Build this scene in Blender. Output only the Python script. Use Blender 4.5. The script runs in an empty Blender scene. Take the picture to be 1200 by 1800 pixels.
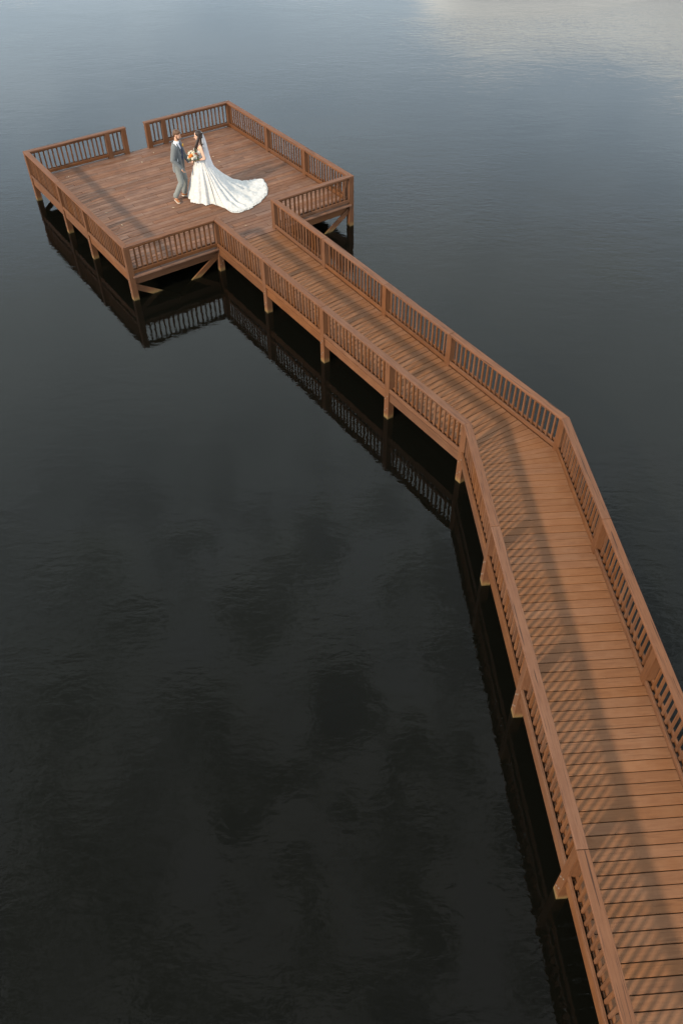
import bpy, bmesh, math, random
from mathutils import Vector, Matrix, noise as mnoise
random.seed(7)
sc = bpy.context.scene
COL = sc.collection

# ------------------------------------------------------------------ camera
cam_data = bpy.data.cameras.new('camera')
cam = bpy.data.objects.new('camera', cam_data); COL.objects.link(cam)
cam_data.sensor_fit = 'VERTICAL'; cam_data.sensor_height = 36.0
cam_data.lens = 1413.69/1800*36
cam_data.shift_x = -6.25/1800; cam_data.shift_y = -30.3/1800
cam_data.clip_end = 5000; cam_data.clip_start = 0.1
cam.matrix_world = (Matrix.Translation((0, 0, 10.6)) @ Matrix.Rotation(math.pi/2-0.7919, 4, 'X')
                    @ Matrix.Rotation(-0.0092, 4, 'Z'))
sc.camera = cam

# ------------------------------------------------------------------ world
SUN_EL = math.radians(30); SUN_AZ = math.radians(226)      # azimuth counted from +X
world = bpy.data.worlds.new('World'); sc.world = world; world.use_nodes = True
def N(nt, typ, **kw):
    n = nt.nodes.new(typ)
    for k, v in kw.items():
        if k.startswith('i_'): n.inputs[k[2:].replace('_', ' ')].default_value = v
        else: setattr(n, k, v)
    return n
def mathn(nt, op, a, b=None, c=None, clamp=False):
    n = nt.nodes.new('ShaderNodeMath'); n.operation = op; n.use_clamp = clamp
    for i, v in enumerate((a, b, c)):
        if v is None: continue
        if isinstance(v, (int, float)): n.inputs[i].default_value = v
        else: nt.links.new(v, n.inputs[i])
    return n.outputs[0]
def mixc(nt, fac, a, b, blend='MIX'):
    n = nt.nodes.new('ShaderNodeMix'); n.data_type = 'RGBA'; n.blend_type = blend
    for idx, v in ((0, fac), (6, a), (7, b)):
        if isinstance(v, (int, float)): n.inputs[idx].default_value = v
        elif isinstance(v, tuple): n.inputs[idx].default_value = v if len(v) == 4 else (*v, 1)
        else: nt.links.new(v, n.inputs[idx])
    return n.outputs[2]
def smooth(nt, v, lo, hi):
    n = nt.nodes.new('ShaderNodeMapRange'); n.interpolation_type = 'SMOOTHSTEP'
    nt.links.new(v, n.inputs[0]); n.inputs[1].default_value = lo; n.inputs[2].default_value = hi
    if lo > hi: n.inputs[1].default_value = hi; n.inputs[2].default_value = lo; n.inputs[3].default_value = 1.0; n.inputs[4].default_value = 0.0
    return n.outputs[0]
nt = world.node_tree; nt.nodes.clear()
out = N(nt, 'ShaderNodeOutputWorld'); bg = N(nt, 'ShaderNodeBackground'); bg.inputs[1].default_value = 0.1
nt.links.new(bg.outputs[0], out.inputs[0])
sky = N(nt, 'ShaderNodeTexSky', sky_type='NISHITA', sun_disc=False, sun_elevation=SUN_EL,
        sun_rotation=math.radians(224), altitude=100, air_density=1.0, dust_density=1.6, ozone_density=1.0)
tc = N(nt, 'ShaderNodeTexCoord')
sep = N(nt, 'ShaderNodeSeparateXYZ'); nt.links.new(tc.outputs['Generated'], sep.inputs[0])
zc = mathn(nt, 'MAXIMUM', sep.outputs[2], 0.0)
den = mathn(nt, 'ADD', zc, 0.12)
comb = N(nt, 'ShaderNodeCombineXYZ')
nt.links.new(mathn(nt, 'DIVIDE', sep.outputs[0], den), comb.inputs[0])
nt.links.new(mathn(nt, 'DIVIDE', sep.outputs[1], den), comb.inputs[1])
n1 = N(nt, 'ShaderNodeTexNoise', i_Scale=1.1, i_Detail=6.0, i_Roughness=0.55, i_Distortion=0.4)
nt.links.new(comb.outputs[0], n1.inputs['Vector'])
n2 = N(nt, 'ShaderNodeTexNoise', i_Scale=3.2, i_Detail=6.0, i_Roughness=0.55, i_Distortion=0.3)
nt.links.new(tc.outputs['Generated'], n2.inputs['Vector'])
# thin broken high cloud over the whole sky
veil = smooth(nt, n1.outputs[0], 0.34, 0.66)
low = smooth(nt, zc, 0.50, 0.34)
veilc = mixc(nt, veil, mixc(nt, low, (9.8, 11.2, 11.5), (11.6, 14.4, 16.8)), mixc(nt, low, (12.7, 14.2, 14.3), (15.4, 18.2, 20.2)))
n3 = N(nt, 'ShaderNodeTexNoise', i_Scale=11.0, i_Detail=5.0, i_Roughness=0.6, i_Distortion=0.5)
nt.links.new(comb.outputs[0], n3.inputs['Vector'])
puff = smooth(nt, n3.outputs[0], 0.40, 0.56)
up = smooth(nt, zc, 0.68, 0.97)            # the cloud thins out towards the zenith
veilc = mixc(nt, mathn(nt, 'MULTIPLY', up, 0.86), veilc, mixc(nt, puff, (2.0, 2.1, 2.0), (4.6, 4.6, 4.5)))
gaps = mathn(nt, 'MULTIPLY', mathn(nt, 'SUBTRACT', 1.0, puff), mathn(nt, 'MULTIPLY', smooth(nt, zc, 0.58, 0.80), 0.50))
veilc = mixc(nt, gaps, veilc, (1.2, 1.35, 1.3))      # darker openings between the high clouds
high = mixc(nt, 0.88, sky.outputs[0], veilc)
# a bank of cumulus along the horizon, taller towards the right
bank = mathn(nt, 'ADD', mathn(nt, 'MULTIPLY', smooth(nt, sep.outputs[0], -0.01, 0.15), 0.105), 0.180)
bank = mathn(nt, 'ADD', bank, mathn(nt, 'MULTIPLY', mathn(nt, 'SUBTRACT', n2.outputs[0], 0.5), 0.085))
dd = mathn(nt, 'SUBTRACT', bank, zc)
bmask = smooth(nt, dd, -0.010, 0.022)
bdark = smooth(nt, dd, 0.018, 0.070)
bcol = mixc(nt, bdark, (21.6, 21.6, 20.2), (12.6, 12.9, 12.8))
final = mixc(nt, bmask, high, bcol)
nt.links.new(final, bg.inputs[0])

# ------------------------------------------------------------------ sun
sd = bpy.data.lights.new('sun', 'SUN'); sd.energy = 3.6; sd.angle = math.radians(3.0); sd.color = (1.0, 0.82, 0.60)
sun = bpy.data.objects.new('sun', sd); COL.objects.link(sun)
ldir = Vector((-math.cos(SUN_AZ)*math.cos(SUN_EL), -math.sin(SUN_AZ)*math.cos(SUN_EL), -math.sin(SUN_EL)))
sun.rotation_euler = ldir.to_track_quat('-Z', 'Y').to_euler(); sun.location = (-20, -20, 30)
sc.cycles.max_bounces = 6; sc.cycles.diffuse_bounces = 3; sc.cycles.glossy_bounces = 3
sc.cycles.transparent_max_bounces = 8; sc.cycles.caustics_reflective = False; sc.cycles.caustics_refractive = False
sc.view_settings.view_transform = 'Standard'; sc.view_settings.look = 'None'
sc.view_settings.gamma = 1; sc.view_settings.exposure = 0.5; sc.view_settings.use_curve_mapping = False

# ------------------------------------------------------------------ materials
def newmat(name):
    m = bpy.data.materials.new(name); m.use_nodes = True
    nt = m.node_tree; b = nt.nodes['Principled BSDF']
    return m, nt, b
def wood(name, base, dark, light, patch=0.35, var=0.16, chips=None, stain=None, rough=0.72, grain=1.0, crack=False):
    m, nt, b = newmat(name)
    tc = N(nt, 'ShaderNodeTexCoord'); oi = N(nt, 'ShaderNodeObjectInfo')
    off = N(nt, 'ShaderNodeVectorMath', operation='SCALE'); off.inputs['Scale'].default_value = 1.0
    cx = N(nt, 'ShaderNodeCombineXYZ')
    for k, mul in ((0, 57.0), (1, 31.0), (2, 83.0)):
        nt.links.new(mathn(nt, 'MULTIPLY', oi.outputs['Random'], mul), cx.inputs[k])
    add = N(nt, 'ShaderNodeVectorMath', operation='ADD')
    nt.links.new(tc.outputs['Object'], add.inputs[0]); nt.links.new(cx.outputs[0], add.inputs[1])
    mp = N(nt, 'ShaderNodeMapping'); mp.inputs['Scale'].default_value = (1.3, 26*grain, 26*grain)
    nt.links.new(add.outputs[0], mp.inputs['Vector'])
    g = N(nt, 'ShaderNodeTexNoise', i_Scale=2.2, i_Detail=7.0, i_Roughness=0.62, i_Distortion=0.5)
    nt.links.new(mp.outputs[0], g.inputs['Vector'])
    gm = smooth(nt, g.outputs[0], 0.34, 0.68)
    col = mixc(nt, gm, dark, base)
    pn = N(nt, 'ShaderNodeTexNoise', i_Scale=2.4, i_Detail=4.0, i_Roughness=0.6)
    nt.links.new(add.outputs[0], pn.inputs['Vector'])
    pm = mathn(nt, 'MULTIPLY', smooth(nt, pn.outputs[0], 0.42, 0.72), patch)
    col = mixc(nt, pm, col, light)
    # fine dark checks along the grain
    mp2 = N(nt, 'ShaderNodeMapping'); mp2.inputs['Scale'].default_value = (2.2, 75, 75)
    nt.links.new(add.outputs[0], mp2.inputs['Vector'])
    ck = N(nt, 'ShaderNodeTexNoise', i_Scale=1.0, i_Detail=3.0, i_Roughness=0.5)
    nt.links.new(mp2.outputs[0], ck.inputs['Vector'])
    ckm = mathn(nt, 'MULTIPLY', smooth(nt, ck.outputs[0], 0.60, 0.70), 0.75*grain)
    col = mixc(nt, ckm, col, tuple(x*0.35 for x in dark))
    if crack:      # long drying splits
        mp4 = N(nt, 'ShaderNodeMapping'); mp4.inputs['Scale'].default_value = (1.1, 34, 34)
        nt.links.new(add.outputs[0], mp4.inputs['Vector'])
        c4 = N(nt, 'ShaderNodeTexNoise', i_Scale=1.0, i_Detail=2.0, i_Roughness=0.4, i_Distortion=0.3)
        nt.links.new(mp4.outputs[0], c4.inputs['Vector'])
        c4m = mathn(nt, 'MULTIPLY', smooth(nt, c4.outputs[0], 0.645, 0.685), 0.8)
        col = mixc(nt, c4m, col, tuple(x*0.22 for x in dark))
    if stain:      # broad weathering stains that run over neighbouring boards
        sn = N(nt, 'ShaderNodeTexNoise', i_Scale=0.9, i_Detail=5.0, i_Roughness=0.6, i_Distortion=0.4)
        geo = N(nt, 'ShaderNodeNewGeometry'); nt.links.new(geo.outputs['Position'], sn.inputs['Vector'])
        sm = mathn(nt, 'MULTIPLY', smooth(nt, sn.outputs[0], 0.52, 0.70), 0.55)
        col = mixc(nt, sm, col, stain)
    if chips:      # little flakes of worn paint
        cn = N(nt, 'ShaderNodeTexNoise', i_Scale=9.0, i_Detail=5.0, i_Roughness=0.7)
        mp3 = N(nt, 'ShaderNodeMapping'); mp3.inputs['Scale'].default_value = (0.45, 2.2, 1)
        nt.links.new(add.outputs[0], mp3.inputs['Vector']); nt.links.new(mp3.outputs[0], cn.inputs['Vector'])
        col = mixc(nt, mathn(nt, 'MULTIPLY', smooth(nt, cn.outputs[0], 0.70, 0.76), 0.6), col, chips)
    hsv = N(nt, 'ShaderNodeHueSaturation')
    rv = mathn(nt, 'FRACT', mathn(nt, 'MULTIPLY', oi.outputs['Random'], 17.31))
    nt.links.new(mathn(nt, 'ADD', mathn(nt, 'MULTIPLY', oi.outputs['Random'], 2*var), 1-var), hsv.inputs['Value'])
    nt.links.new(mathn(nt, 'ADD', mathn(nt, 'MULTIPLY', rv, 1.2*var), 1-0.6*var), hsv.inputs['Saturation'])
    nt.links.new(col, hsv.inputs['Color'])
    col = hsv.outputs[0]
    nt.links.new(col, b.inputs['Base Color'])
    b.inputs['Roughness'].default_value = rough
    b.inputs['Specular IOR Level'].default_value = 0.3
    bp = N(nt, 'ShaderNodeBump'); bp.inputs['Strength'].default_value = 0.35; bp.inputs['Distance'].default_value = 0.004
    nt.links.new(mathn(nt, 'SUBTRACT', g.outputs[0], mathn(nt, 'MULTIPLY', ckm, 1.5)), bp.inputs['Height'])
    nt.links.new(bp.outputs[0], b.inputs['Normal'])
    m['col_socket'] = 1
    return m, nt, b, col
M = {}
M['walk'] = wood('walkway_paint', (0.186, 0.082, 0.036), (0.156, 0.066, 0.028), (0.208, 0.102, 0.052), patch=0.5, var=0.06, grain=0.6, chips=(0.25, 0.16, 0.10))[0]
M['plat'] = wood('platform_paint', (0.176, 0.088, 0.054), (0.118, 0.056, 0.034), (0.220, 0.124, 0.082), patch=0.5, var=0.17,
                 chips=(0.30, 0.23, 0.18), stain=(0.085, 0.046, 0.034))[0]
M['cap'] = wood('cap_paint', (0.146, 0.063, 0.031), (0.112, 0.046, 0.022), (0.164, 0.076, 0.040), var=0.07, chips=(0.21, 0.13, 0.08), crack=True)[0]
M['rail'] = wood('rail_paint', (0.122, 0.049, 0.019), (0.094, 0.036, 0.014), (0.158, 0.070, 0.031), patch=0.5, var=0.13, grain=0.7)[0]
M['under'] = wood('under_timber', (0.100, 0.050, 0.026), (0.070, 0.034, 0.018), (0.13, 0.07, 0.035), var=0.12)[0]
def water_stained(name):
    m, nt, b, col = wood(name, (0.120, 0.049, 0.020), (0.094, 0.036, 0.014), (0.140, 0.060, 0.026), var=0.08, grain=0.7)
    geo = N(nt, 'ShaderNodeNewGeometry'); sp = N(nt, 'ShaderNodeSeparateXYZ'); nt.links.new(geo.outputs['Position'], sp.inputs[0])
    nz = N(nt, 'ShaderNodeTexNoise', i_Scale=14.0, i_Detail=3.0); nt.links.new(geo.outputs['Position'], nz.inputs['Vector'])
    h = mathn(nt, 'ADD', sp.outputs[2], mathn(nt, 'MULTIPLY', mathn(nt, 'SUBTRACT', nz.outputs[0], 0.5), 0.10))
    # bare, algae-yellowed wood at the waterline
    n = nt.nodes['Principled BSDF']
    c2 = mixc(nt, mathn(nt, 'MULTIPLY', mathn(nt, 'SUBTRACT', 1.0, smooth(nt, h, -0.02, 0.16)), 0.85), col, (0.200, 0.125, 0.048))
    wet = mathn(nt, 'MULTIPLY', mathn(nt, 'SUBTRACT', 1.0, smooth(nt, h, 0.0, 0.05)), 0.75)     # wet, slimy foot
    c2 = mixc(nt, wet, c2, (0.055, 0.044, 0.014))
    nt.links.new(c2, n.inputs['Base Color'])
    return m
M['post'] = water_stained('post_timber')
def simple(name, c, rough=0.6, bump=None, spec=0.4, sheen=0.0):
    m, nt, b = newmat(name)
    b.inputs['Roughness'].default_value = rough; b.inputs['Specular IOR Level'].default_value = spec
    if sheen: b.inputs['Sheen Weight'].default_value = sheen
    tc = N(nt, 'ShaderNodeTexCoord')
    n = N(nt, 'ShaderNodeTexNoise', i_Scale=(bump or 40.0), i_Detail=4.0, i_Roughness=0.6)
    nt.links.new(tc.outputs['Object'], n.inputs['Vector'])
    nt.links.new(mixc(nt, n.outputs[0], tuple(x*0.8 for x in c), tuple(min(1, x*1.18) for x in c)), b.inputs['Base Color'])
    if bump:
        bp = N(nt, 'ShaderNodeBump'); bp.inputs['Strength'].default_value = 0.3; bp.inputs['Distance'].default_value = 0.004
        nt.links.new(n.outputs[0], bp.inputs['Height']); nt.links.new(bp.outputs[0], b.inputs['Normal'])
    return m
M['bolt'] = simple('bolt_steel', (0.16, 0.11, 0.08), 0.5)
M['skin'] = simple('skin', (0.52, 0.29, 0.20), 0.5)
M['skin_b'] = simple('skin_fair', (0.60, 0.37, 0.27), 0.5)
M['suit'] = simple('suit_wool', (0.130, 0.143, 0.152), 0.85, bump=90.0, spec=0.2, sheen=0.2)
M['trouser'] = simple('trouser_wool', (0.175, 0.190, 0.188), 0.85, bump=90.0, spec=0.2, sheen=0.2)
M['suit_d'] = simple('suit_lapel', (0.090, 0.104, 0.120), 0.8, bump=90.0, spec=0.2)
M['shirt'] = simple('shirt_cotton', (0.66, 0.68, 0.74), 0.8)
M['tie'] = simple('tie_silk', (0.022, 0.038, 0.105), 0.5)
M['shoe'] = simple('shoe_leather', (0.27, 0.105, 0.04), 0.4)
M['sole'] = simple('shoe_sole', (0.55, 0.48, 0.40), 0.7)
M['sock'] = simple('sock', (0.05, 0.055, 0.065), 0.9)
M['hair_m'] = simple('hair_brown', (0.085, 0.042, 0.022), 0.6, bump=60.0)
M['hair_f'] = simple('hair_dark', (0.022, 0.013, 0.010), 0.5, bump=60.0)
M['eye'] = simple('eye_dark', (0.03, 0.02, 0.015), 0.3)
M['lip'] = simple('lip', (0.42, 0.15, 0.13), 0.5)
def lace():
    m, nt, b = newmat('dress_lace')
    tc = N(nt, 'ShaderNodeTexCoord')
    v = N(nt, 'ShaderNodeTexVoronoi', i_Scale=13.0); nt.links.new(tc.outputs['Object'], v.inputs['Vector'])
    n = N(nt, 'ShaderNodeTexNoise', i_Scale=22.0, i_Detail=5.0, i_Roughness=0.65); nt.links.new(tc.outputs['Object'], n.inputs['Vector'])
    f = smooth(nt, mathn(nt, 'ADD', v.outputs['Distance'], mathn(nt, 'MULTIPLY', n.outputs[0], 0.9)), 0.45, 1.05)
    nt.links.new(mixc(nt, f, (0.61, 0.60, 0.59), (0.49, 0.49, 0.49)), b.inputs['Base Color'])
    b.inputs['Roughness'].default_value = 0.8; b.inputs['Specular IOR Level'].default_value = 0.15
    b.inputs['Sheen Weight'].default_value = 0.15
    bp = N(nt, 'ShaderNodeBump'); bp.inputs['Strength'].default_value = 0.5; bp.inputs['Distance'].default_value = 0.006
    nt.links.new(mathn(nt, 'SUBTRACT', 1.0, f), bp.inputs['Height']); nt.links.new(bp.outputs[0], b.inputs['Normal'])
    return m
M['lace'] = lace()
def tulle():
    m, nt, b = newmat('veil_tulle')
    b.inputs['Base Color'].default_value = (0.72, 0.73, 0.78, 1); b.inputs['Roughness'].default_value = 0.8
    tr = N(nt, 'ShaderNodeBsdfTransparent'); mx = N(nt, 'ShaderNodeMixShader')
    tl = N(nt, 'ShaderNodeBsdfTranslucent'); tl.inputs[0].default_value = (0.7, 0.71, 0.76, 1)
    m2 = N(nt, 'ShaderNodeMixShader'); m2.inputs[0].default_value = 0.35
    nt.links.new(b.outputs[0], m2.inputs[1]); nt.links.new(tl.outputs[0], m2.inputs[2])
    mx.inputs[0].default_value = 0.66
    nt.links.new(tr.outputs[0], mx.inputs[1]); nt.links.new(m2.outputs[0], mx.inputs[2])
    nt.links.new(mx.outputs[0], nt.nodes['Material Output'].inputs[0])
    return m
M['tulle'] = tulle()

# water: fresnel reflection over a murky, slightly see-through, absorbing body
def water_mat():
    m, nt, b = newmat('lake_water'); nt.nodes.remove(b)
    o = nt.nodes['Material Output']
    geo = N(nt, 'ShaderNodeNewGeometry')
    def layer(scale, rot, stretch, detail, rough=0.55):
        mp = N(nt, 'ShaderNodeMapping'); mp.inputs['Rotation'].default_value = (0, 0, math.radians(rot))
        mp.inputs['Scale'].default_value = (scale, scale*stretch, scale)
        nt.links.new(geo.outputs['Position'], mp.inputs['Vector'])
        n = N(nt, 'ShaderNodeTexNoise', i_Scale=1.0, i_Detail=detail, i_Roughness=rough, i_Distortion=0.6)
        nt.links.new(mp.outputs[0], n.inputs['Vector']); return n.outputs[0]
    a = layer(1.9, 8, 2.3, 3.0); bb = layer(0.35, -14, 1.8, 2.0); c = layer(6.0, 20, 1.7, 2.0)
    gust = smooth(nt, layer(0.11, 30, 1.6, 3.0), 0.38, 0.66)     # breeze roughens the surface in patches
    fine = mathn(nt, 'MULTIPLY', mathn(nt, 'ADD', mathn(nt, 'MULTIPLY', a, 0.0050), mathn(nt, 'MULTIPLY', c, 0.0024)),
                 mathn(nt, 'ADD', mathn(nt, 'MULTIPLY', gust, 0.75), 0.35))
    h = mathn(nt, 'ADD', fine, mathn(nt, 'MULTIPLY', bb, 0.004))
    bp = N(nt, 'ShaderNodeBump'); bp.inputs['Strength'].default_value = 1.0; bp.inputs['Distance'].default_value = 1.0
    nt.links.new(h, bp.inputs['Height'])
    fr = N(nt, 'ShaderNodeFresnel'); fr.inputs['IOR'].default_value = 1.333; nt.links.new(bp.outputs[0], fr.inputs['Normal'])
    gl = N(nt, 'ShaderNodeBsdfGlossy'); gl.inputs['Roughness'].default_value = 0.006; nt.links.new(bp.outputs[0], gl.inputs['Normal'])
    df = N(nt, 'ShaderNodeBsdfDiffuse'); df.inputs[0].default_value = (0.0046, 0.0048, 0.0036, 1)
    tr = N(nt, 'ShaderNodeBsdfTransparent'); tr.inputs[0].default_value = (0.9, 0.85, 0.6, 1)
    body = N(nt, 'ShaderNodeMixShader'); body.inputs[0].default_value = 0.4
    nt.links.new(df.outputs[0], body.inputs[1]); nt.links.new(tr.outputs[0], body.inputs[2])
    mx = N(nt, 'ShaderNodeMixShader'); nt.links.new(fr.outputs[0], mx.inputs[0])
    nt.links.new(body.outputs[0], mx.inputs[1]); nt.links.new(gl.outputs[0], mx.inputs[2])
    nt.links.new(mx.outputs[0], o.inputs['Surface'])
    va = N(nt, 'ShaderNodeVolumeAbsorption'); va.inputs['Color'].default_value = (0.62, 0.45, 0.12, 1); va.inputs['Density'].default_value = 5.0
    nt.links.new(va.outputs[0], o.inputs['Volume'])
    return m
M['water'] = water_mat()
M['bed'] = simple('lake_bed_mud', (0.030, 0.026, 0.014), 0.95)

# ------------------------------------------------------------------ object helpers
def link(name, me, mat, parent=None, ploc=None, mw=None):
    o = bpy.data.objects.new(name, me); COL.objects.link(o)
    if mat and not me.materials: me.materials.append(mat)
    if parent is not None:
        o.parent = parent
        loc = Vector(ploc) if ploc is not None else parent.location
        o.matrix_parent_inverse = Matrix.Translation(-loc)
    if mw is not None: o.matrix_basis = mw
    return o
def empty(name, loc, label=None, cat=None, group=None):
    o = bpy.data.objects.new(name, None); COL.objects.link(o); o.location = loc; o.empty_display_size = 0.2
    if label: o['label'] = label; o['category'] = cat
    if group: o['group'] = group
    return o
_cache = {}
def bar_mesh(L, w, h, ch=0.004):
    """bar along local X, centred; long top and bottom edges eased"""
    k = (round(L, 3), w, h)
    if k in _cache: return _cache[k]
    a, b2 = w/2, h/2
    prof = [(-a, -b2), (a, -b2), (a, b2-ch), (a-ch, b2), (-a+ch, b2), (-a, b2-ch)]
    n = len(prof)
    vs = [(-L/2, y, z) for y, z in prof]+[(L/2, y, z) for y, z in prof]
    fs = [tuple(reversed(range(n))), tuple(range(n, 2*n))]+[(i, (i+1) % n, n+(i+1) % n, n+i) for i in range(n)]
    me = bpy.data.meshes.new('bar'); me.from_pydata(vs, [], fs); me.update()
    _cache[k] = me; return me
_mm = {}
def bar(name, P, Q, w, h, mat, parent, up=(0, 0, 1)):
    P, Q = Vector(P), Vector(Q); d = Q-P; L = d.length; x = d.normalized()
    u = Vector(up); y = u.cross(x)
    if y.length < 1e-4: y = Vector((0, 1, 0)).cross(x)
    y.normalize(); z = x.cross(y)
    mw = Matrix((x, y, z)).transposed().to_4x4(); mw.translation = (P+Q)/2
    k = (round(L, 3), w, h, mat.name)
    if k not in _mm:
        me = bar_mesh(L, w, h).copy(); me.materials.append(mat); _mm[k] = me
    return link(name, _mm[k], mat, parent, mw=mw)
def plank(name, poly, axis, ztop, th, mat, parent, ch=0.005, dz=0.0, tilt=0.0):
    """flat board from a plan outline (counter-clockwise or not), its length along axis; top edge eased"""
    pts = [Vector((p[0], p[1])) for p in poly]
    ar = sum(pts[i].x*pts[(i+1) % len(pts)].y-pts[(i+1) % len(pts)].x*pts[i].y for i in range(len(pts)))
    if ar < 0: pts.reverse()
    c = sum(pts, Vector((0, 0)))/len(pts)
    ax = Vector((axis[0], axis[1])).normalized(); ay = Vector((-ax.y, ax.x))
    loc = [Vector(((p-c).dot(ax), (p-c).dot(ay))) for p in pts]
    n = len(loc)
    ins = []
    for i in range(n):           # inset outline for the eased edge
        p0, p1, p2 = loc[i-1], loc[i], loc[(i+1) % n]
        d1 = (p1-p0).normalized(); d2 = (p2-p1).normalized()
        n1 = Vector((-d1.y, d1.x)); n2 = Vector((-d2.y, d2.x)); bis = n1+n2
        ins.append(p1+bis/max(0.4, (1+n1.dot(n2)))*ch)
    vs = [(p.x, p.y, -th) for p in loc]+[(p.x, p.y, -ch) for p in loc]+[(p.x, p.y, 0) for p in ins]
    fs = [tuple(reversed(range(n))), tuple(range(2*n, 3*n))]
    for i in range(n):
        j = (i+1) % n
        fs += [(i, j, n+j, n+i), (n+i, n+j, 2*n+j, 2*n+i)]
    me = bpy.data.meshes.new(name); me.from_pydata(vs, [], fs); me.update()
    mw = Matrix(((ax.x, ay.x, 0), (ax.y, ay.y, 0), (0, 0, 1))).to_4x4() @ Matrix.Rotation(tilt, 4, 'Y')
    mw.translation = (c.x, c.y, ztop+dz)
    return link(name, me, mat, parent, mw=mw)

# ------------------------------------------------------------------ setting: lake
def box_mesh(name, x0, x1, y0, y1, z0, z1):
    vs = [(x, y, z) for z in (z0, z1) for x, y in ((x0, y0), (x1, y0), (x1, y1), (x0, y1))]
    fs = [(3, 2, 1, 0), (4, 5, 6, 7), (0, 1, 5, 4), (1, 2, 6, 5), (2, 3, 7, 6), (3, 0, 4, 7)]
    me = bpy.data.meshes.new(name); me.from_pydata(vs, [], fs); me.update(); return me
w = link('lake_water', box_mesh('lake_water', -1500, 1500, -1200, 3000, -1.6, 0.0), M['water']); w['kind'] = 'structure'
me = bpy.data.meshes.new('lake_bed')
me.from_pydata([(-1600, -1300, -1.45), (1600, -1300, -1.45), (1600, 3100, -1.45), (-1600, 3100, -1.45)], [], [(0, 1, 2, 3)])
w = link('lake_bed', me, M['bed']); w['kind'] = 'structure'

# ------------------------------------------------------------------ plan of the dock
DZ = 0.636; CT = DZ+0.759; BED = -1.5
V2 = lambda x, y: Vector((x, y))
A, B, C, D = V2(-8.824, 22.682), V2(-5.057, 17.25), V2(-3.10, 18.613), V2(-1.716, 19.576)
E, F, G, H = V2(0.213, 20.954), V2(-3.549, 26.371), V2(2.166, 10.826), V2(3.910, 10.956)
I0, J0 = V2(2.722, 1.816), V2(4.191, 6.491)
v2 = (I0-G).normalized(); hj = (J0-H).normalized()
I = G+v2*14.8; J = H+hj*14.8
uAF = (F-A).normalized(); vAB = (B-A).normalized()
gapL, gapR = A+uAF*2.97, A+uAF*3.60

def lerp(a, b, t): return a+(b-a)*t
def norm2(d): return Vector((-d.y, d.x)).normalized()

# ---- platform
plat = empty('viewing_platform', ((A+B+E+F)/4).to_3d(), 'square brown timber platform deck on which the couple stands', 'platform')
plat.location.z = DZ
nrow = 44
L1 = (B-A).length
rowsA = [A-vAB*0.05, B+vAB*0.11]; rowsF = [F-(E-F).normalized()*0.05, E+(E-F).normalized()*0.11]
for r in range(nrow):
    t0, t1 = r/nrow, (r+1)/nrow
    g = 0.0045
    a0, a1 = lerp(*rowsA, t0), lerp(*rowsA, t1); f0, f1 = lerp(*rowsF, t0), lerp(*rowsF, t1)
    dv = (a1-a0).normalized()
    a0 += dv*g; a1 -= dv*g; f0 += dv*g; f1 -= dv*g
    e0 = 0.02/(f0-a0).length
    cuts = [e0]
    # staggered butt joints on the joist lines
    k = r % 4
    cuts += {0: [0.37, 0.74], 1: [0.25, 0.62], 2: [0.5], 3: [0.12, 0.49, 0.87]}[k]
    cuts.append(1-e0)
    for c0, c1 in zip(cuts[:-1], cuts[1:]):
        s = 0.0035/(f0-a0).length
        poly = [lerp(a0, f0, c0+s), lerp(a0, f0, c1-s), lerp(a1, f1, c1-s), lerp(a1, f1, c0+s)]
        plank('deck_board', poly, f0-a0, DZ, 0.036, M['plat'], plat, dz=random.uniform(-0.004, 0.003), tilt=random.uniform(-0.0012, 0.0012))
def under_beam(P, Q, inset_dir, inset, ztop, h, root, wdt=0.045, name='beam', mat=None):
    P = P+inset_dir*inset; Q = Q+inset_dir*inset
    return bar(name, (P.x, P.y, ztop-h/2), (Q.x, Q.y, ztop-h/2), wdt, h, mat or M['under'], root)
uin = -vAB
BCd = (C-B).normalized(); DEd = (E-D).normalized()
under_beam(B+BCd*0.08, C-BCd*0.08, uin, 0.05, DZ-0.045, 0.23, plat, name='rim_beam', mat=M['post'])
under_beam(D+DEd*0.08, E-DEd*0.08, uin, 0.05, DZ-0.045, 0.23, plat, name='rim_beam', mat=M['post'])
under_beam(A+uAF*0.08, F-uAF*0.08, vAB, 0.02, DZ-0.04, 0.20, plat, name='rim_beam')
for k in range(1, 9):       # joists seen from below in the water
    P = lerp(A, F, k/9)+vAB*0.15; Q = lerp(B, E, k/9)-vAB*0.2
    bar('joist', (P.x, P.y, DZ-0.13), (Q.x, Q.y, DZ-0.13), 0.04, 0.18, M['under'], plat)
for tt in (0.36, 0.63):
    P = lerp(A, B, tt); Q = lerp(F, E, tt)
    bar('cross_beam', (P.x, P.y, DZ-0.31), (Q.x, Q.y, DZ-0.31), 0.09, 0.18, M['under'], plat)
# ---- platform braces in the front and back post lines
def brace(P, d, length, z0, z1, root, off):
    P = P+off
    Q = P+d*length
    bar('brace', (P.x, P.y, z0), (Q.x, Q.y, z1), 0.04, 0.14, M['post'], root)
brace(B+BCd*0.05, BCd, 1.10, 0.33, -0.35, plat, vAB*0.0)
brace(C-BCd*0.05, -BCd, 1.15, 0.45, -0.30, plat, vAB*0.0)
brace(E-DEd*0.05, -DEd, 1.15, 0.45, -0.30, plat, vAB*0.0)
brace(D+DEd*0.05, DEd, 1.15, 0.45, -0.30, plat, vAB*0.0)
brace(A+uAF*0.05, uAF, 1.0, 0.40, -0.30, plat, vAB*0.0)
for tt in (0.366, 0.627):
    brace(lerp(A, B, tt)+uAF*0.05, uAF, 1.0, 0.40, -0.30, plat, vAB*0.0)

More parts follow.
